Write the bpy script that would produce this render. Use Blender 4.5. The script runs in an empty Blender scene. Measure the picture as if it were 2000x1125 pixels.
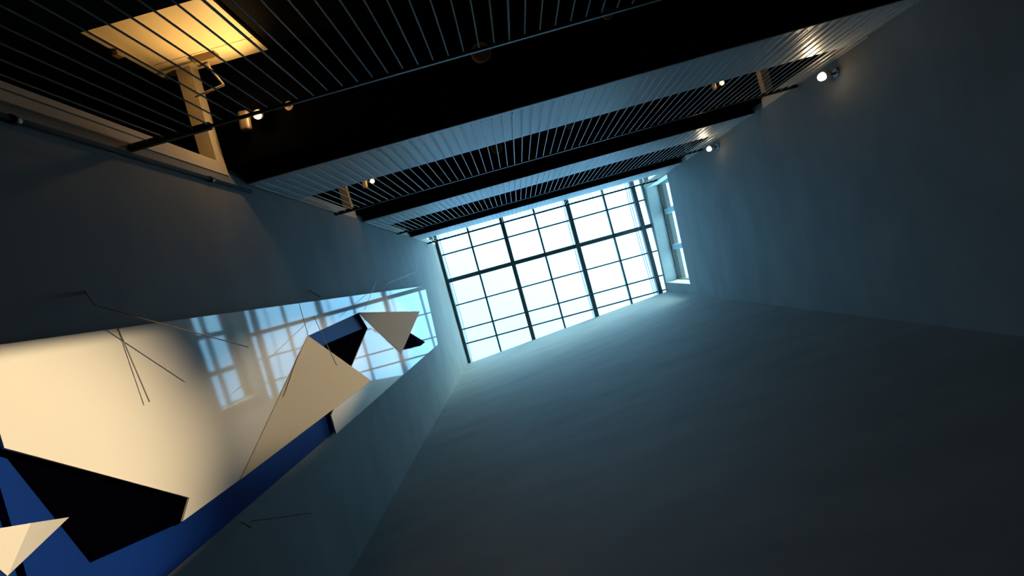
import bpy, bmesh, math, random
from mathutils import Vector, Matrix

random.seed(4)
scene = bpy.context.scene
col = scene.collection
S = 1.4           # metres for one plan unit (gallery front to the camera)
EYE = 1.5         # camera height above the floor

def P(u, v, z):
    return Vector((u * S, v * S, z * S + EYE))

# ------------------------------------------------------------------ camera
cam_d = bpy.data.cameras.new('camera')
cam_d.sensor_width = 36.0
cam_d.lens = 18.0
cam_d.clip_start = 0.02
cam = bpy.data.objects.new('camera', cam_d)
col.objects.link(cam)
right = Vector((0.964507, 0.263684, 0.014000))
down = Vector((-0.263193, 0.964287, -0.029673))
fwd = Vector((-0.021325, 0.024935, 0.999462))
M = Matrix((right, -down, -fwd)).transposed().to_4x4()
M.translation = P(0, 0, 0)
cam.matrix_world = M
scene.camera = cam

# ------------------------------------------------------------------ sky
world = bpy.data.worlds.new('clear_sky')
scene.world = world
world.use_nodes = True
wt = world.node_tree
bg = wt.nodes['Background']
# clear daylight sky, sun (disc hidden by haze) standing beyond the gallery end of the shaft
sky = wt.nodes.new('ShaderNodeTexSky')
sky.sky_type = 'NISHITA'
sky.sun_disc = False
sky.sun_elevation = math.radians(34)
sky.sun_rotation = math.radians(143)
sky.air_density = 1.0
sky.dust_density = 1.0
sky.ozone_density = 1.0
tint = wt.nodes.new('ShaderNodeVectorMath')      # the camera's warm white balance turns daylight cyan
tint.operation = 'MULTIPLY'
tint.inputs[1].default_value = (0.60, 1.0, 0.92)
wt.links.new(sky.outputs[0], tint.inputs[0])
wt.links.new(tint.outputs[0], bg.inputs[0])
bg.inputs[1].default_value = 2.2

scene.view_settings.view_transform = 'Standard'
scene.view_settings.look = 'None'
scene.view_settings.gamma = 1.0
scene.view_settings.use_curve_mapping = False
scene.view_settings.exposure = 0.0

# ------------------------------------------------------------------ materials
def mat(name, color, rough=0.6, metal=0.0, emit=None, strength=0.0, coat=0.0, ior=1.5,
        vary=0.0, scale=3.0, stretch=(1, 1, 1), bump=0.0, coat_ior=1.5, spec=0.5):
    m = bpy.data.materials.new(name)
    m.use_nodes = True
    nt = m.node_tree
    b = nt.nodes['Principled BSDF']
    b.inputs['Base Color'].default_value = (*color, 1)
    b.inputs['Roughness'].default_value = rough
    b.inputs['Metallic'].default_value = metal
    b.inputs['IOR'].default_value = ior
    b.inputs['Specular IOR Level'].default_value = spec
    b.inputs['Coat Weight'].default_value = coat
    b.inputs['Coat Roughness'].default_value = 0.02
    b.inputs['Coat IOR'].default_value = coat_ior
    if emit:
        b.inputs['Emission Color'].default_value = (*emit, 1)
        b.inputs['Emission Strength'].default_value = strength
    if vary or bump:
        tc = nt.nodes.new('ShaderNodeTexCoord')
        mp = nt.nodes.new('ShaderNodeMapping')
        mp.inputs['Scale'].default_value = stretch
        nz = nt.nodes.new('ShaderNodeTexNoise')
        nz.inputs['Scale'].default_value = scale
        nz.inputs['Detail'].default_value = 6
        nt.links.new(tc.outputs['Object'], mp.inputs[0])
        nt.links.new(mp.outputs[0], nz.inputs['Vector'])
        if vary:
            cr = nt.nodes.new('ShaderNodeMapRange')
            cr.inputs['From Min'].default_value = 0.3
            cr.inputs['From Max'].default_value = 0.7
            cr.inputs['To Min'].default_value = 1 - vary
            cr.inputs['To Max'].default_value = 1 + vary
            nt.links.new(nz.outputs['Fac'], cr.inputs['Value'])
            vm = nt.nodes.new('ShaderNodeVectorMath')
            vm.operation = 'SCALE'
            vm.inputs[0].default_value = color
            nt.links.new(cr.outputs[0], vm.inputs['Scale'])
            nt.links.new(vm.outputs[0], b.inputs['Base Color'])
        if bump:
            bp = nt.nodes.new('ShaderNodeBump')
            bp.inputs['Strength'].default_value = bump
            bp.inputs['Distance'].default_value = 0.01
            nt.links.new(nz.outputs['Fac'], bp.inputs['Height'])
            nt.links.new(bp.outputs[0], b.inputs['Normal'])
    return m

def glass_mat(name, tint):
    m = bpy.data.materials.new(name)
    m.use_nodes = True
    nt = m.node_tree
    nt.nodes.remove(nt.nodes['Principled BSDF'])
    out = nt.nodes['Material Output']
    tr = nt.nodes.new('ShaderNodeBsdfTransparent')
    tr.inputs[0].default_value = (*tint, 1)
    gl = nt.nodes.new('ShaderNodeBsdfGlossy')
    gl.inputs['Roughness'].default_value = 0.02
    lw = nt.nodes.new('ShaderNodeLayerWeight')
    pw = nt.nodes.new('ShaderNodeMath')
    pw.operation = 'POWER'
    pw.inputs[1].default_value = 4.5
    fr = nt.nodes.new('ShaderNodeMath')
    fr.operation = 'MULTIPLY_ADD'
    fr.inputs[1].default_value = 0.6
    fr.inputs[2].default_value = 0.025
    nt.links.new(lw.outputs['Facing'], pw.inputs[0])
    nt.links.new(pw.outputs[0], fr.inputs[0])
    mx = nt.nodes.new('ShaderNodeMixShader')
    nt.links.new(fr.outputs[0], mx.inputs[0])
    nt.links.new(tr.outputs[0], mx.inputs[1])
    nt.links.new(gl.outputs[0], mx.inputs[2])
    nt.links.new(mx.outputs[0], out.inputs[0])
    return m

CONC = mat('blue_grey_render', (0.215, 0.212, 0.205), 0.75, vary=0.10, scale=1.1, stretch=(1, 1, 2.2), bump=0.12, spec=0.3)
CREAM = mat('cream_plaster', (0.62, 0.55, 0.42), 0.7, vary=0.05, scale=2.0)
BLACK = mat('matt_black_paint', (0.004, 0.004, 0.0045), 0.8, vary=0.1, scale=4, spec=0.05)
SOFFIT = mat('black_soffit_board', (0.0016, 0.0016, 0.0018), 0.9, ior=1.05, vary=0.1, scale=4, spec=0.02)
FLOOR = mat('dark_stone_floor', (0.05, 0.05, 0.05), 0.6, vary=0.2, scale=5)
FASCIA = mat('pale_fascia_paint', (0.55, 0.64, 0.68), 0.45, vary=0.05, scale=2.0)
STEEL = mat('brushed_steel', (0.62, 0.62, 0.63), 0.32, metal=1.0, vary=0.05, scale=30)
RODM = mat('painted_grey_rod', (0.62, 0.52, 0.45), 0.45, metal=0.0, vary=0.03, scale=20)
ROD_SHADE = mat('shaded_rod', (0.09, 0.085, 0.08), 0.5, vary=0.03, scale=20)  # same rods, with the shade at the lowest gallery put into the colour
DARKST = mat('black_steel', (0.012, 0.012, 0.013), 0.4, vary=0.1, scale=20)
FRAME = mat('dark_grey_frame', (0.07, 0.085, 0.09), 0.5, vary=0.1, scale=12)
WHITEL = mat('white_lacquer', (0.72, 0.70, 0.67), 0.04, ior=1.45, vary=0.02, scale=1.0)
BLUEL = mat('blue_lacquer', (0.004, 0.028, 0.20), 0.5, ior=1.12, spec=0.5, vary=0.08, scale=1.5)
NAVY_SHADE = mat('shaded_navy_lacquer', (0.0004, 0.0005, 0.0022), 0.6, ior=1.04, vary=0.1, scale=2, spec=0.02)  # navy taken down to near black to carry the facets' shade
DOORM = mat('cream_door_paint', (0.72, 0.60, 0.38), 0.45, vary=0.05, scale=3)
BRONZE = mat('dull_bronze_metal', (0.30, 0.22, 0.13), 0.5, metal=0.3, vary=0.1, scale=15)
CAPM = mat('beige_plastic_cover', (0.42, 0.32, 0.20), 0.5, vary=0.05, scale=15)
HOUS = mat('brown_housing', (0.07, 0.05, 0.03), 0.55, vary=0.1, scale=15)
PIPEM = mat('dark_pipe_paint', (0.02, 0.022, 0.024), 0.8, vary=0.1, scale=10, spec=0.1)
GLASS = glass_mat('clear_glazing', (0.97, 0.99, 1.0))
BULB_AMBER = mat('amber_lamp_glow', (1, 0.7, 0.3), emit=(1.0, 0.60, 0.22), strength=4.5, vary=0.02, scale=8)
BULB_WARM = mat('warm_lamp_glow', (1, 0.9, 0.7), emit=(1.0, 0.80, 0.48), strength=12.0, vary=0.02, scale=8)

# ------------------------------------------------------------------ helpers
def link(name, me, m, parent=None):
    o = bpy.data.objects.new(name, me)
    if m and not me.materials:
        me.materials.append(m)
    col.objects.link(o)
    if parent:
        o.parent = parent
    return o

def tag(o, label, cat=None, group=None, kind=None):
    o['label'] = label
    if cat:
        o['category'] = cat
    if group:
        o['group'] = group
    if kind:
        o['kind'] = kind
    return o

def empty(name, loc=(0, 0, 0)):
    o = bpy.data.objects.new(name, None)
    o.empty_display_size = 0.1
    o.location = loc
    col.objects.link(o)
    return o

def mesh(name, verts, faces):
    me = bpy.data.meshes.new(name)
    me.from_pydata([tuple(v) for v in verts], [], faces)
    bm = bmesh.new()
    bm.from_mesh(me)
    bmesh.ops.recalc_face_normals(bm, faces=bm.faces)
    bm.to_mesh(me)
    bm.free()
    return me

def prism(name, poly, z0, z1, m, parent=None, off=None):
    """plan polygon in (u, v) raised from z0 to z1 (z may be a list per corner)"""
    n = len(poly)
    a = z0 if isinstance(z0, (list, tuple)) else [z0] * n
    b = z1 if isinstance(z1, (list, tuple)) else [z1] * n
    o = off or Vector((0, 0, 0))
    vs = [P(p[0], p[1], a[i]) - o for i, p in enumerate(poly)] + [P(p[0], p[1], b[i]) - o for i, p in enumerate(poly)]
    fs = [tuple(range(n))[::-1], tuple(range(n, 2 * n))]
    fs += [(i, (i + 1) % n, n + (i + 1) % n, n + i) for i in range(n)]
    return link(name, mesh(name, vs, fs), m, parent)

def box(name, u0, u1, v0, v1, z0, z1, m, parent=None, off=None):
    return prism(name, [(u0, v0), (u1, v0), (u1, v1), (u0, v1)], z0, z1, m, parent, off)

def tube_mesh(name, pts, r, seg=8, cap=True):
    """round tube through metre-space points"""
    bm = bmesh.new()
    rings = []
    n = len(pts)
    for i, p in enumerate(pts):
        p = Vector(p)
        d = (Vector(pts[min(i + 1, n - 1)]) - Vector(pts[max(i - 1, 0)])).normalized()
        ref = Vector((0, 0, 1)) if abs(d.z) < 0.9 else Vector((1, 0, 0))
        a = d.cross(ref).normalized()
        b = d.cross(a)
        rr = r[i] if isinstance(r, (list, tuple)) else r
        rings.append([bm.verts.new(p + a * rr * math.cos(2 * math.pi * k / seg) + b * rr * math.sin(2 * math.pi * k / seg)) for k in range(seg)])
    for i in range(n - 1):
        for k in range(seg):
            bm.faces.new((rings[i][k], rings[i][(k + 1) % seg], rings[i + 1][(k + 1) % seg], rings[i + 1][k]))
    if cap:
        bm.faces.new(rings[0][::-1])
        bm.faces.new(rings[-1])
    bmesh.ops.recalc_face_normals(bm, faces=bm.faces)
    me = bpy.data.meshes.new(name)
    bm.to_mesh(me)
    bm.free()
    if seg > 8:
        for f in me.polygons:
            f.use_smooth = len(f.vertices) == 4
    return me

def tube(name, pts, r, m, parent=None, seg=8, off=None):
    o = off or Vector((0, 0, 0))
    return link(name, tube_mesh(name, [Vector(p) - o for p in pts], r, seg), m, parent)

def sheet(name, pts, m, parent=None, thick=0.012, back=None):
    """flat polygon of (u, v, z) corners given a thickness along its own normal (away from the shaft)"""
    vs = [P(*p) for p in pts]
    n = Vector((0, 0, 0))
    for i in range(len(vs)):
        n += (vs[i] - vs[0]).cross(vs[(i + 1) % len(vs)] - vs[0])
    n.normalize()
    if n.x < 0:
        n = -n
    k = len(vs)
    vv = vs + [v - n * thick for v in vs]
    fs = [tuple(range(k)), tuple(range(k, 2 * k))[::-1]]
    fs += [(i, (i + 1) % k, k + (i + 1) % k, k + i) for i in range(k)]
    return link(name, mesh(name, vv, fs), m, parent)

# ------------------------------------------------------------------ storey heights
E = [0.78, 3.26, 5.68, 8.16]           # underside of each fascia
FT = [1.478, 3.965, 6.385, 8.86]       # top of each fascia
HR = [2.262, 4.807, 7.24, 9.60]        # handrail
ZF = -EYE / S                          # floor
ZS = 10.60                             # skylight bars
UL = -1.52
VB = -1.68                             # gallery back wall
def ur(v):                             # the far side wall runs slightly skew
    return 2.88 - 0.0474 * v
A = (UL, 1.54)
Bc = (ur(1.17), 1.17)

# ------------------------------------------------------------------ shell
tag(box('ground', -60, 60, -60, 60, ZF - 0.3, ZF - 0.12, mat('pale_paving', (0.45, 0.44, 0.42), 0.8, vary=0.1, scale=0.4)), 'pale paved ground outside the building', kind='structure')
tag(box('floor', -3.0, 4.6, -1.95, 1.95, ZF - 0.1, ZF, FLOOR), 'dark stone floor at the bottom of the tall shaft', kind='structure')
tag(prism('wall_left', [(UL, -1.0), A, (UL, 1.9), (-2.85, 1.9), (-2.85, -1.08), (UL - 0.0, -1.08)], ZF, ZS, CONC),
    'blue grey plastered wall that carries the folded relief', kind='structure')
tag(prism('wall_front', [A, Bc, (ur(1.17) + 0.02, 1.9), (UL, 1.9)], ZF, ZS - 0.02, CONC),
    'long blank blue grey wall opposite the galleries', kind='structure')
tag(box('wall_back', -2.95, 4.4, VB - 0.12, VB, ZF, ZS + 0.1, BLACK), 'black painted wall at the back of the galleries', kind='structure')
WZ0, WZ1, WV = 9.0, 10.47, 0.98
wr = empty('wall_right')
tag(wr, 'blue grey wall with the high recessed window and wall spotlights', kind='structure')
T = 0.42
def rstrip(v0, v1, z0, z1, nm='wall_section'):
    return prism(nm, [(ur(v0), v0), (ur(v0) + T, v0), (ur(v1) + T, v1), (ur(v1), v1)], z0, z1, CONC, wr)
rstrip(-1.08, 1.9, ZF, WZ0)
rstrip(-1.08, -WV, WZ0, ZS)
rstrip(WV, 1.9, WZ0, ZS)
rstrip(-WV, WV, WZ1, ZS, 'wall_lintel')
# closing walls of the side passages
tag(box('wall_passage_left', -2.95, -2.85, VB, -1.0, ZF, ZS, BLACK), 'dark end wall of the passage beside the relief wall', kind='structure')
tag(box('wall_passage_right', 4.3, 4.4, VB, -1.0, ZF, ZS, BLACK), 'dark end wall of the passage past the spotlight wall', kind='structure')
tag(box('wall_passage_front', 3.3, 4.4, -1.08, -0.98, ZF, ZS, BLACK), 'dark front wall of the passage past the spotlight wall', kind='structure')

# cream door jambs, lintels and pipe at the gallery ends, storey by storey
words = ['lowest', 'second', 'third', 'topmost']
for k in range(4):
    z0 = FT[k] - 0.12
    z1 = (E[k + 1] - 0.22) if k < 3 else ZS - 0.05
    o = empty('trim_%d' % (k * 2 + 1))
    tag(o, 'cream door surround at the relief wall end of the %s gallery' % words[k], kind='structure')
    box('jamb', UL - 0.05, UL + 0.006, -1.085, -1.012, z0, z1, CREAM, o)
    box('lintel', UL - 0.08, UL + 0.004, VB + 0.02, -1.085, z1 - 0.085, z1 + 0.02, CREAM, o)
    o = empty('trim_%d' % (k * 2 + 2))
    tag(o, 'cream door surround at the spotlight wall end of the %s gallery' % words[k], kind='structure')
    u = ur(-1.05)
    prism('jamb', [(ur(-1.085) - 0.006, -1.085), (ur(-0.99) - 0.006, -0.99), (ur(-0.99) + 0.05, -0.99), (ur(-1.085) + 0.05, -1.085)], z0, z1, CREAM, o)
    box('lintel', ur(-1.4) - 0.004, ur(-1.4) + 0.08, VB + 0.02, -1.085, z1 - 0.085, z1 + 0.02, CREAM, o)

# gallery slabs with black soffit, pale fascia boards
for k in range(4):
    s = prism('ceiling_%d' % (k + 1), [(-2.85, VB), (4.3, VB), (4.3, -1.06), (-2.85, -1.06)], E[k] - 0.22, FT[k] - 0.12, SOFFIT)
    if k == 0:
        tag(s, 'black slab under the lowest gallery walkway', kind='structure')
    else:
        tag(s, 'black ceiling over the %s gallery walkway' % words[k - 1], kind='structure')
    prism('edge_beam', [(UL, -1.06), (ur(-1.06), -1.06), (ur(-1.0), -1.006), (UL, -1.006)], E[k] - 0.002, FT[k] - 0.01, SOFFIT, s)
    f = prism('trim_%d' % (20 + k), [(UL, -1.006), (ur(-1.0), -1.006), (ur(-1.0), -1.0), (UL, -1.0)], E[k], FT[k], BLACK if k == 0 else FASCIA)  # lowest fascia is coloured black for its shade, the others stay pale
    tag(f, ('shade-blackened' if k == 0 else 'pale') + ' fascia board along the front of the %s gallery' % words[k], kind='structure')

# ------------------------------------------------------------------ balustrades
SP = 0.0683
for k in range(4):
    zb, zt = E[k] + 0.012, HR[k] - 0.028
    base = P(0.225, -0.985, zb)
    root = empty('balustrade', base)
    tag(root, ['thin rod balustrade of the lowest gallery beside the lit cream door',
               'thin rod balustrade of the second gallery below two amber spotlights',
               'thin rod balustrade of the third gallery under the top brown band',
               'thin rod balustrade of the topmost gallery seen against the skylight'][k], 'balustrade', 'gallery balustrades')
    H = (zt - zb) * S
    rod = tube_mesh('rod', [(0, 0, 0), (0, 0, H)], 0.0048, 6)
    rod.materials.append(RODM if k else ROD_SHADE)
    post = tube_mesh('post', [(0, 0, 0), (0, 0, (HR[k] - zb) * S)], 0.0062, 6)
    post.materials.append(RODM if k else ROD_SHADE)
    for i in range(-25, 39):
        u = i * SP
        if 0.225 + u < UL + 0.03 or 0.225 + u > 2.89:
            continue
        is_post = i % 13 == 0
        o = link('post' if is_post else 'rod', post if is_post else rod, None, root)
        o.location = (u * S, 0, 0)
    r = box('handrail', UL + 0.002, ur(-1) - 0.002, -0.991 if k < 3 else -1.0, -0.979 if k < 3 else -0.968, HR[k] - 0.004, HR[k] + 0.010, DARKST, root, base)
    box('end_bar', UL + 0.001, UL + 0.375, -1.002, -0.972, HR[k] - 0.007, HR[k] + 0.013, DARKST, root, base)
    box('end_bar', ur(-1) - 0.375, ur(-1) - 0.002, -1.002, -0.972, HR[k] - 0.007, HR[k] + 0.013, DARKST, root, base)

# vertical pipe in the corner of the relief wall
pp = empty('drain_pipe', P(UL + 0.02, -1.0, ZF))
tag(pp, 'slim dark pipe running up beside the cream door jamb', 'pipe')
o_ = pp.location.copy()
tube('pipe', [P(UL + 0.016, -0.945, ZF), P(UL + 0.016, -0.945, E[1] - 0.02)], 0.016, PIPEM, pp, 10, o_)
for z in (-0.6, 0.5, 1.7, 2.8):
    tube('clip', [P(UL + 0.016, -0.945, z), P(UL + 0.016, -0.945, z + 0.03)], 0.023, DARKST, pp, 10, o_)

# ------------------------------------------------------------------ skylight
sk = empty('window_1', P(0, 0, ZS))
tag(sk, 'large gridded glass skylight closing the top of the shaft', kind='structure')
so = sk.location.copy()
cols = [-1.50, -0.80, -0.07, 0.625, 1.325, 2.095, 2.714, 2.93]
rows = [VB, -1.30, -0.775, -0.222, 0.312, 0.833, 1.14, 1.72]
prim = {0, 2, 4, 6}
W_P, W_S = 0.042, 0.018
for i, u in enumerate(cols):
    if i in prim:
        box('beam', u - W_P, u + W_P, VB, 1.72, ZS, ZS + 0.14, FRAME, sk, so)
    else:
        w = W_S if i < 7 else 0.03
        box('glazing_bar', u - w, u + w, VB, 1.72, ZS + 0.05, ZS + 0.14, FRAME, sk, so)
for j, v in enumerate(rows):
    w = 0.042 if j == 3 else 0.014
    for i in range(len(cols) - 1):
        a = cols[i] + (W_P if i in prim else W_S)
        b = cols[i + 1] - (W_P if i + 1 in prim else W_S)
        if j == 3:
            box('cross_beam', a, b, v - w, v + w, ZS + 0.03, ZS + 0.14, FRAME, sk, so)
        else:
            box('cross_bar', a, b, v - w, v + w, ZS + 0.07, ZS + 0.14, FRAME, sk, so)
for i in range(len(cols) - 1):
    for j in range(len(rows) - 1):
        box('pane', cols[i], cols[i + 1], rows[j], rows[j + 1], ZS + 0.141, ZS + 0.153, GLASS, sk, so)
# bowed trusses standing on the roof above the main beams
for i in (0, 2, 4, 6):
    u = cols[i]
    t = empty('roof_truss', P(u, -0.22, ZS + 0.16))
    tag(t, ['slim bowed truss on the roof beam beside the relief wall', 'slim bowed truss on the second roof beam from the relief wall',
            'slim bowed truss on the third roof beam from the relief wall', 'slim bowed truss on the roof beam beside the recessed window'][i // 2], 'truss', 'roof trusses')
    to = t.location.copy()
    for s in (-1, 1):
        pts = []
        for q in range(13):
            v = VB + 0.05 + q * (1.60 - VB) / 12
            h = 0.36 + 0.26 * (1 - ((v + 0.05) / 1.62) ** 2)
            pts.append(P(u + s * 0.022, v, ZS + h))
        tube('chord', pts, 0.011, FRAME, t, 6, to)
    for v in (-1.30, -0.775, -0.222, 0.312, 0.833, 1.14):
        h = 0.36 + 0.26 * (1 - ((v + 0.05) / 1.62) ** 2)
        tube('strut', [P(u, v, ZS + 0.153), P(u, v, ZS + h)], 0.010, FRAME, t, 6, to)
    box('node', u - 0.03, u + 0.03, -0.25, -0.19, ZS + 0.60, ZS + 0.65, STEEL, t, to)

# ------------------------------------------------------------------ recessed window in the far wall
w2 = empty('window_2', P(ur(0) + 0.27, 0, WZ0))
tag(w2, 'wide recessed window high in the spotlight wall under the skylight', kind='structure')
wo = w2.location.copy()
G0 = 0.27
def wq(nm, v0, v1, z0, z1, d0, d1, m):
    return prism(nm, [(ur(v0) + d0, v0), (ur(v0) + d1, v0), (ur(v1) + d1, v1), (ur(v1) + d0, v1)], z0, z1, m, w2, wo)
wq('frame', -WV, WV, WZ1 - 0.05, WZ1 - 0.001, G0 - 0.03, G0 + 0.05, FRAME)
wq('frame', -WV, WV, WZ0 + 0.001, WZ0 + 0.04, G0 - 0.03, G0 + 0.05, FRAME)
wq('frame', WV - 0.025, WV - 0.001, WZ0 + 0.04, WZ1 - 0.05, G0 - 0.03, G0 + 0.05, FRAME)
wq('frame', -WV + 0.001, -WV + 0.025, WZ0 + 0.04, WZ1 - 0.05, G0 - 0.03, G0 + 0.05, FRAME)
LINE = mat('pale_reveal_paint', (0.62, 0.68, 0.70), 0.55, vary=0.04, scale=5)
wq('reveal_head', -WV, WV, WZ1 - 0.006, WZ1 - 0.0005, 0.0, G0 - 0.031, LINE)
wq('reveal_side', WV - 0.006, WV - 0.0005, WZ0, WZ1 - 0.007, 0.0, G0 - 0.031, LINE)
wq('reveal_side', -WV + 0.0005, -WV + 0.006, WZ0, WZ1 - 0.007, 0.0, G0 - 0.031, LINE)
vm = [-WV + 0.025, -0.41, 0.315, WV - 0.025]
MULL = mat('pale_mullion_paint', (0.45, 0.55, 0.62), 0.5, vary=0.04, scale=9)
zt = 9.70
for v in vm[1:3]:
    wq('mullion', v - 0.05, v + 0.05, WZ0 + 0.04, WZ1 - 0.05, G0 - 0.02, G0 + 0.04, MULL)
wq('transom', -WV + 0.03, WV - 0.03, zt - 0.045, zt + 0.045, G0 - 0.018, G0 + 0.038, MULL)
for i in range(3):
    for (a, b) in ((WZ0 + 0.04, zt - 0.045), (zt + 0.045, WZ1 - 0.05)):
        wq('pane', vm[i] + (0.05 if i else 0), vm[i + 1] - (0.05 if i < 2 else 0), a, b, G0 + 0.006, G0 + 0.014, GLASS)

# ------------------------------------------------------------------ cream door with closer in the lowest gallery
dr = empty('door_1', P(-1.38, VB, FT[0] - 0.12))
tag(dr, 'cream door with a metal closer arm at the end of the lowest gallery', kind='structure')
do = dr.location.copy()
DT = 3.02
d0 = box('door_leaf', -1.66, -1.075, VB + 0.002, VB + 0.03, FT[0] - 0.12, DT, DOORM, dr, do)
box('door_stile', -1.695, -1.665, VB + 0.002, VB + 0.045, FT[0] - 0.12, DT, DOORM, dr, do)
box('panel_groove', -1.655, -1.08, VB + 0.0302, VB + 0.031, DT - 0.165, DT - 0.161, BRONZE, dr, do)
box('latch', -1.70, -1.67, VB + 0.045, VB + 0.075, 2.60, 2.64, BRONZE, dr, do)
tube('closer_arm', [P(-1.379, -1.63, 2.90), P(-1.379, -1.574, 2.90), P(-1.329, -1.465, 2.90)], 0.009, STEEL, dr, 8, do)
tube('closer_arm', [P(-1.329, -1.465, 2.905), P(-1.44, -1.452, 2.905), P(-1.508, -1.445, 2.905)], 0.009, STEEL, dr, 8, do)
box('closer_body', -1.45, -1.32, VB + 0.03, VB + 0.07, 2.875, 2.925, BRONZE, dr, do)

# ------------------------------------------------------------------ folded relief on the wall
rl = empty('wall_relief', P(UL, 0.26, -0.7))
tag(rl, 'tall folded relief of glossy white and blue panels on the wall', 'sculpture')
def part(o):
    o.location = o.location - rl.location
    o.parent = rl
    return o
L0, L1 = -0.19, 0.715
UB = -1.495      # blue boards
UW = -1.46       # white sheets
def board(name, pts, u, m, thick):
    return part(sheet(name, [(u, v, z) for v, z in pts], m, None, thick))
for (a, b) in ((-0.72, 1.315), (1.338, 3.36), (3.375, 5.44), (5.455, 7.6)):
    board('blue_board', [(L0 + 0.01, a), (L1 - 0.004, a), (L1 - 0.004, b), (L0 + 0.01, b)], UB, BLUEL, 0.03)
board('dark_backing', [(L0 + 0.03, -0.7), (L1 - 0.03, -0.7), (L1 - 0.03, 7.5), (L0 + 0.03, 7.5)], UL + 0.006, NAVY_SHADE, 0.006)
board('white_panel', [(L0, 1.345), (0.089, 1.345), (0.503, 1.939), (0.565, 1.873), (0.567, 2.262), (0.033, 3.362), (L0, 3.362)], UW, WHITEL, 0.012)
board('white_panel', [(L0, 3.372), (0.033, 3.372), (-0.033, 4.49), (0.122, 4.62), (0.588, 3.372), (L1, 3.372), (L1, 5.442), (L0, 5.442)], UW, WHITEL, 0.012)
board('white_panel', [(L0, 5.452), (L1, 5.452), (L1, 7.64), (L0, 7.885)], UW, WHITEL, 0.012)
# triangular flaps folded out of the white sheets
part(sheet('white_flap', [(UW + 0.004, 0.033, 3.356), (UW + 0.004, 0.567, 2.262), (-1.16, 0.439, 3.438)], WHITEL, None, 0.010))
part(sheet('white_flap', [(UW + 0.004, -0.033, 4.49), (UW + 0.004, 0.506, 5.48), (-1.16, 0.120, 5.582)], WHITEL, None, 0.010))
# dark facets at the openings, black from shade put into their colour
part(sheet('shaded_navy_facet', [(-1.485, 0.128, 3.69), (-1.485, 0.112, 4.57), (-1.475, 0.124, 4.63), (-1.475, 0.588, 3.39), (-1.485, 0.25, 3.39)], NAVY_SHADE, None, 0.006))
part(sheet('shaded_navy_facet', [(-1.452, 0.352, 6.12), (-1.452, 0.561, 6.79), (-1.40, 0.545, 6.25), (-1.452, 0.477, 5.58)], NAVY_SHADE, None, 0.004))
part(sheet('shaded_navy_flap', [(-1.488, 0.091, 1.366), (-1.488, 0.513, 1.976), (-1.482, 0.5035, 1.5186)], NAVY_SHADE, None, 0.004))
part(sheet('shaded_navy_flap', [(-1.488, 0.513, 1.976), (-1.488, 0.576, 1.909), (-1.482, 0.5035, 1.5186)], NAVY_SHADE, None, 0.004))
# lower flap, folded once
part(sheet('white_flap', [(-1.36, 0.2346, 1.109), (-1.36, 0.3735, 1.177), (-1.36, 0.2853, 1.2618)], WHITEL, None, 0.006))
part(sheet('white_flap', [(-1.36, 0.2853, 1.2618), (-1.36, 0.3735, 1.177), (-1.48, 0.3475, 1.481)], WHITEL, None, 0.006))

# thin steel needles standing out from the wall around the relief
NEED = mat('bronzed_needle_steel', (0.24, 0.20, 0.16), 0.4, metal=0.6, vary=0.05, scale=30)
def needle(label, pts, r=0.0032, foot=True, m=NEED):
    t = empty('steel_needle', P(*pts[0]))
    tag(t, label, 'rod', 'thin steel needles around the relief')
    o = t.location.copy()
    if foot and len(pts) > 2:
        tube('standoff', [P(*p) for p in pts[:2]], r * 1.7, STEEL, t, 6, o)
        tube('shaft', [P(*p) for p in pts[1:]], r, m, t, 6, o)
    else:
        tube('shaft', [P(*p) for p in pts], r, m, t, 6, o)
def ru(d, u):
    z = u / d[0]
    return (u, d[1] * z, z)
needle('long bent steel needle crossing the lit edge of the white relief panel',
       [(-1.52, -0.345, 1.816), ru((-.8226, -.1564), -1.40), ru((-.5546, .0005), -1.15)])
needle('straight dark rod drawn as the bent needle shadow across the warm lit white panel',
       [ru((-.7952, -.1048), -1.458), ru((-.776, .0537), -1.436)], foot=False, m=DARKST)  # dark shaft stands in for the shadow of the bent needle
needle('short steel pin on the wall above the seam of the white panels',
       [ru((-.408, -.0759), -1.52), ru((-.3901, -.0574), -1.40)], 0.0045, foot=False)
needle('steel needle crossing the dark blue opening of the relief',
       [ru((-.4123, -.0238), -1.458), ru((-.3956, .0804), -1.15)], foot=False)
needle('fine needle slanting over the upper edge of the relief',
       [ru((-.2741, -.0591), -1.515), ru((-.3121, -.0101), -1.35)], foot=False)
needle('fine needle on the wall near the topmost white panel, pointing to the skylight',
       [(-1.52, -0.309, 5.955), ru((-.2553, -.0480), -1.46), ru((-.1916, -.0553), -1.36)])
needle('short steel pin beside the blue edge of the relief',
       [ru((-.6653, .3341), -1.52), ru((-.6503, .3488), -1.42)], 0.0045, foot=False)
needle('long fine needle on the dark wall beside the blue edge',
       [ru((-.6468, .3368), -1.52), ru((-.5251, .3521), -1.36)], foot=False)
needle('tiny steel pin on the wall below the middle white panel',
       [ru((-.3496, .1898), -1.52), ru((-.3563, .2059), -1.44)], 0.0045, foot=False)
needle('fine needle on the wall near the pointed tip of the relief',
       [ru((-.2646, .1495), -1.52), ru((-.2347, .1366), -1.42)], foot=False)

# ------------------------------------------------------------------ ceiling spotlights under the gallery soffits
def rounded_box(name, sx, sy, sz, r, m, parent, loc, rot=0.0):
    bm = bmesh.new()
    bmesh.ops.create_cube(bm, size=1.0)
    for v in bm.verts:
        v.co = Vector((v.co.x * sx, v.co.y * sy, v.co.z * sz))
    bmesh.ops.bevel(bm, geom=list(bm.edges), offset=r, segments=3, profile=0.5, affect='EDGES')
    me = bpy.data.meshes.new(name)
    bm.to_mesh(me)
    bm.free()
    o = link(name, me, m, parent)
    o.location = loc
    o.rotation_euler = (0, 0, rot)
    return o

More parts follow.
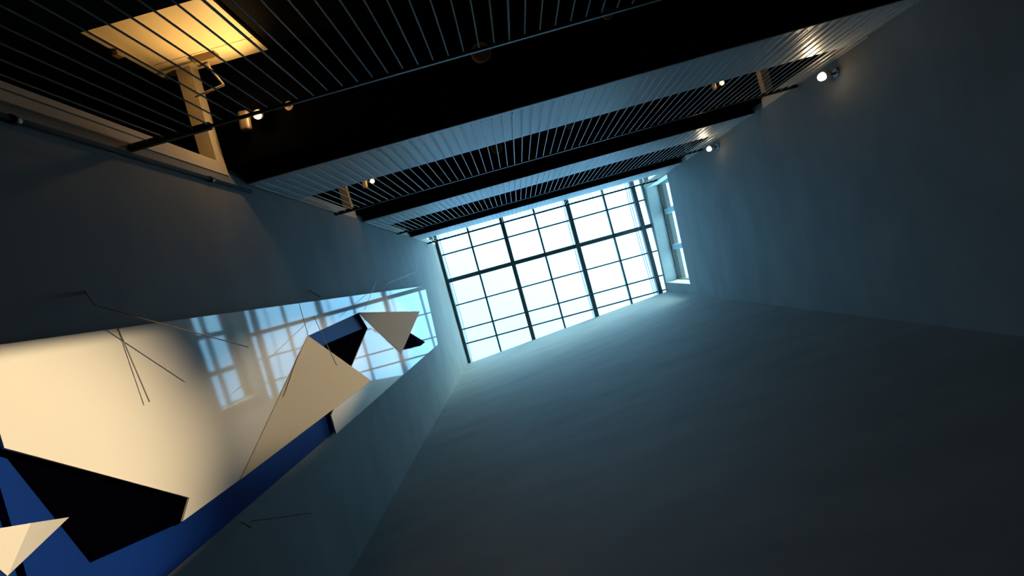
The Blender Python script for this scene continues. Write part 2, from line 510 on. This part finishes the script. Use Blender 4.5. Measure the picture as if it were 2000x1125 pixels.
def ball(name, r, m, parent, loc):
    bm = bmesh.new()
    bmesh.ops.create_uvsphere(bm, u_segments=16, v_segments=10, radius=r)
    me = bpy.data.meshes.new(name)
    bm.to_mesh(me)
    bm.free()
    for f in me.polygons:
        f.use_smooth = True
    o = link(name, me, m, parent)
    o.location = loc
    return o

def point_light(loc, power, color, radius, parent):
    d = bpy.data.lights.new('lamp_light', 'POINT')
    d.energy = power
    d.color = color
    d.shadow_soft_size = radius
    o = bpy.data.objects.new('lamp_light', d)
    col.objects.link(o)
    o.parent = parent
    o.location = loc
    return o

def ceiling_spot(label, bulb, side, zc, power, aim=None, beam=0):
    b = P(*bulb)
    root = empty('ceiling_spotlight', P(bulb[0], bulb[1], zc))
    tag(root, label, 'spotlight', 'amber spotlights under the galleries')
    o = root.location
    hz = (zc - bulb[2]) * S
    hx = side * 0.125
    rounded_box('housing', 0.085, 0.16, 0.06, 0.022, HOUS, root, (hx, 0.0, -0.12), 0.12)
    tube('bracket', [o + Vector((hx - 0.03, -0.05, 0)), o + Vector((hx - 0.03, -0.05, -0.10))], 0.008, STEEL, root, 8, o)
    tube('bracket', [o + Vector((hx + 0.03, -0.05, 0)), o + Vector((hx + 0.03, -0.05, -0.10))], 0.008, STEEL, root, 8, o)
    tube('stem', [o + Vector((0, -0.03, 0)), o + Vector((0, -0.03, -hz + 0.06))], 0.010, DARKST, root, 8, o)
    dirv = Vector((0.10 * side, 0.55, -0.8)).normalized()
    c = Vector((0, 0, -hz))
    tube('lamp_head', [o + c - dirv * 0.075, o + c - dirv * 0.06, o + c - dirv * 0.018], [0.02, 0.036, 0.040], DARKST, root, 14, o)
    ball('bulb', 0.032, BULB_AMBER, root, c)
    point_light(c + Vector((0, 0, -0.065)), power, (1.0, 0.62, 0.27), 0.02, root)
    if aim:
        sd = bpy.data.lights.new('beam_light', 'SPOT')
        sd.energy = beam
        sd.color = (1.0, 0.60, 0.22)
        sd.spot_size = math.radians(95)
        sd.spot_blend = 0.8
        sd.shadow_soft_size = 0.02
        so_ = bpy.data.objects.new('beam_light', sd)
        col.objects.link(so_)
        so_.parent = root
        so_.location = c + Vector((0, 0, -0.06))
        so_.rotation_euler = (P(*aim) - o - so_.location).to_track_quat('-Z', 'Y').to_euler()

ceiling_spot('amber spotlight under the lowest gallery ceiling beside the cream door', (-1.204, -1.261, 2.93), -1, E[1] - 0.22, 5.0, (-1.27, -1.68, 2.70), 30)
ceiling_spot('amber spotlight under the second gallery ceiling near the relief wall', (-1.229, -1.327, 5.36), -1, E[2] - 0.22, 3.0)
ceiling_spot('amber spotlight under the second gallery ceiling near the spotlight wall', (2.527, -1.334, 5.36), -1, E[2] - 0.22, 2.0)

# ------------------------------------------------------------------ wall spotlights aimed at the relief
def wall_spot(label, v, z, aim, power, glow, cone, ratio, framed=False):
    ub = 2.80
    root = empty('wall_spotlight', P(ur(v), v, z))
    tag(root, label, 'spotlight', 'wall spotlights')
    o = root.location
    b = P(ub, v, z)
    d = (P(*aim) - b).normalized()
    tube('wall_plate', [o, o + Vector((-0.014, 0, 0))], 0.05, STEEL, root, 16, o)
    tube('arm', [o + Vector((-0.012, 0, 0)), o + Vector((-0.06, 0, 0)), b - d * 0.09], 0.012, DARKST, root, 8, o)
    tube('lamp_head', [b - d * 0.11, b - d * 0.095, b - d * 0.012], [0.025, 0.048, 0.052], STEEL, root, 16, o)
    ball('bulb', 0.044, BULB_WARM, root, b - o)
    sd = bpy.data.lights.new('beam_light', 'SPOT')
    sd.energy = power
    sd.color = (1.0, 0.76, 0.44)
    sd.spot_size = math.radians(cone)
    sd.spot_blend = 0.7
    sd.shadow_soft_size = 0.0025 if framed else 0.03
    so_ = bpy.data.objects.new('beam_light', sd)
    col.objects.link(so_)
    so_.parent = root
    z_ = -d
    y_ = (Vector((0, 0, 1)) - z_ * z_.z).normalized()
    x_ = y_.cross(z_)
    R_ = Matrix((x_, y_, z_)).transposed().to_4x4()
    so_.matrix_local = Matrix.Translation(b - o + d * 0.06) @ R_ @ Matrix.Diagonal((ratio, 1, 1, 1))
    if framed:
        src = b + d * 0.06
        for ve, sg in ((-0.17, -1), (0.69, 1)):
            e = P(-1.46, ve, z) - src
            e.z = 0
            e.normalize()
            c0 = src + e * 0.34
            out = Vector((0, sg, 0))
            vs = []
            for t in (0, 0.006):
                for (q, h) in ((0, -0.7), (0.16, -0.7), (0.16, 0.25), (0, 0.25)):
                    vs.append(c0 + out * q + Vector((0, 0, h)) + e * t - o)
            link('barn_door', mesh('barn_door', vs, [(0, 1, 2, 3), (7, 6, 5, 4), (0, 4, 5, 1), (1, 5, 6, 2), (2, 6, 7, 3), (3, 7, 4, 0)]), DARKST, root)
            tube('barn_door_arm', [b - d * 0.05, c0 + out * 0.05], 0.006, DARKST, root, 6, o)
    if glow:
        point_light(b - o + d * 0.065, glow, (1.0, 0.74, 0.45), 0.03, root)
        gd = bpy.data.lights.new('side_light', 'SPOT')
        gd.energy = glow * 22
        gd.color = (1.0, 0.72, 0.42)
        gd.spot_size = math.radians(100)
        gd.spot_blend = 0.9
        gd.shadow_soft_size = 0.03
        go = bpy.data.objects.new('side_light', gd)
        col.objects.link(go)
        go.parent = root
        go.location = b - o + d * 0.06
        go.rotation_euler = (P(2.45, -1.05, z - 0.62) - b).to_track_quat('-Z', 'Y').to_euler()

wall_spot('wall spotlight with steel head below the lower bright one, aimed at the relief foot', -0.90, 1.80, (-1.46, 0.26, 0.7), 2100, 0, 42, 0.6, True)
wall_spot('bright steel wall spotlight on the blue grey wall at the second gallery', -0.89, 4.26, (-1.46, 0.30, 3.3), 760, 0.7, 34, 0.32)
wall_spot('bright steel wall spotlight on the blue grey wall at the third gallery', -0.90, 6.73, (-1.46, 0.26, 5.4), 600, 0.6, 34, 0.32)

# ------------------------------------------------------------------ round covers on the soffits
def cover(label, u, v, z, r, ring):
    root = empty('ceiling_cover', P(u, v, z))
    tag(root, label, 'ceiling fitting', 'round fittings in the gallery ceilings')
    o = root.location
    tube('rim', [o, o + Vector((0, 0, -0.012))], [r, r * 0.94], CAPM, root, 28, o)
    tube('grille', [o + Vector((0, 0, -0.010)), o + Vector((0, 0, -0.0135))], r * 0.78, BRONZE, root, 28, o)
    if ring:
        tube('nozzle', [o + Vector((0, 0, -0.013)), o + Vector((0, 0, -0.03))], r * 0.35, CAPM, root, 14, o)
cover('small round ceiling fitting beside the amber spotlight over the lowest gallery', -1.052, -1.31, E[1] - 0.2205, 0.038, True)
cover('large round ceiling fitting above the middle of the lowest gallery', 0.125, -1.303, E[1] - 0.2205, 0.086, False)
cover('small round ceiling fitting farther along the lowest gallery from the large one', 0.895, -1.318, E[1] - 0.2205, 0.048, True)
cover('large round ceiling fitting over the second gallery behind the rods', 0.117, -1.335, E[2] - 0.2205, 0.086, False)
cover('small round ceiling fitting over the second gallery behind the rods', 0.919, -1.352, E[2] - 0.2205, 0.048, True)
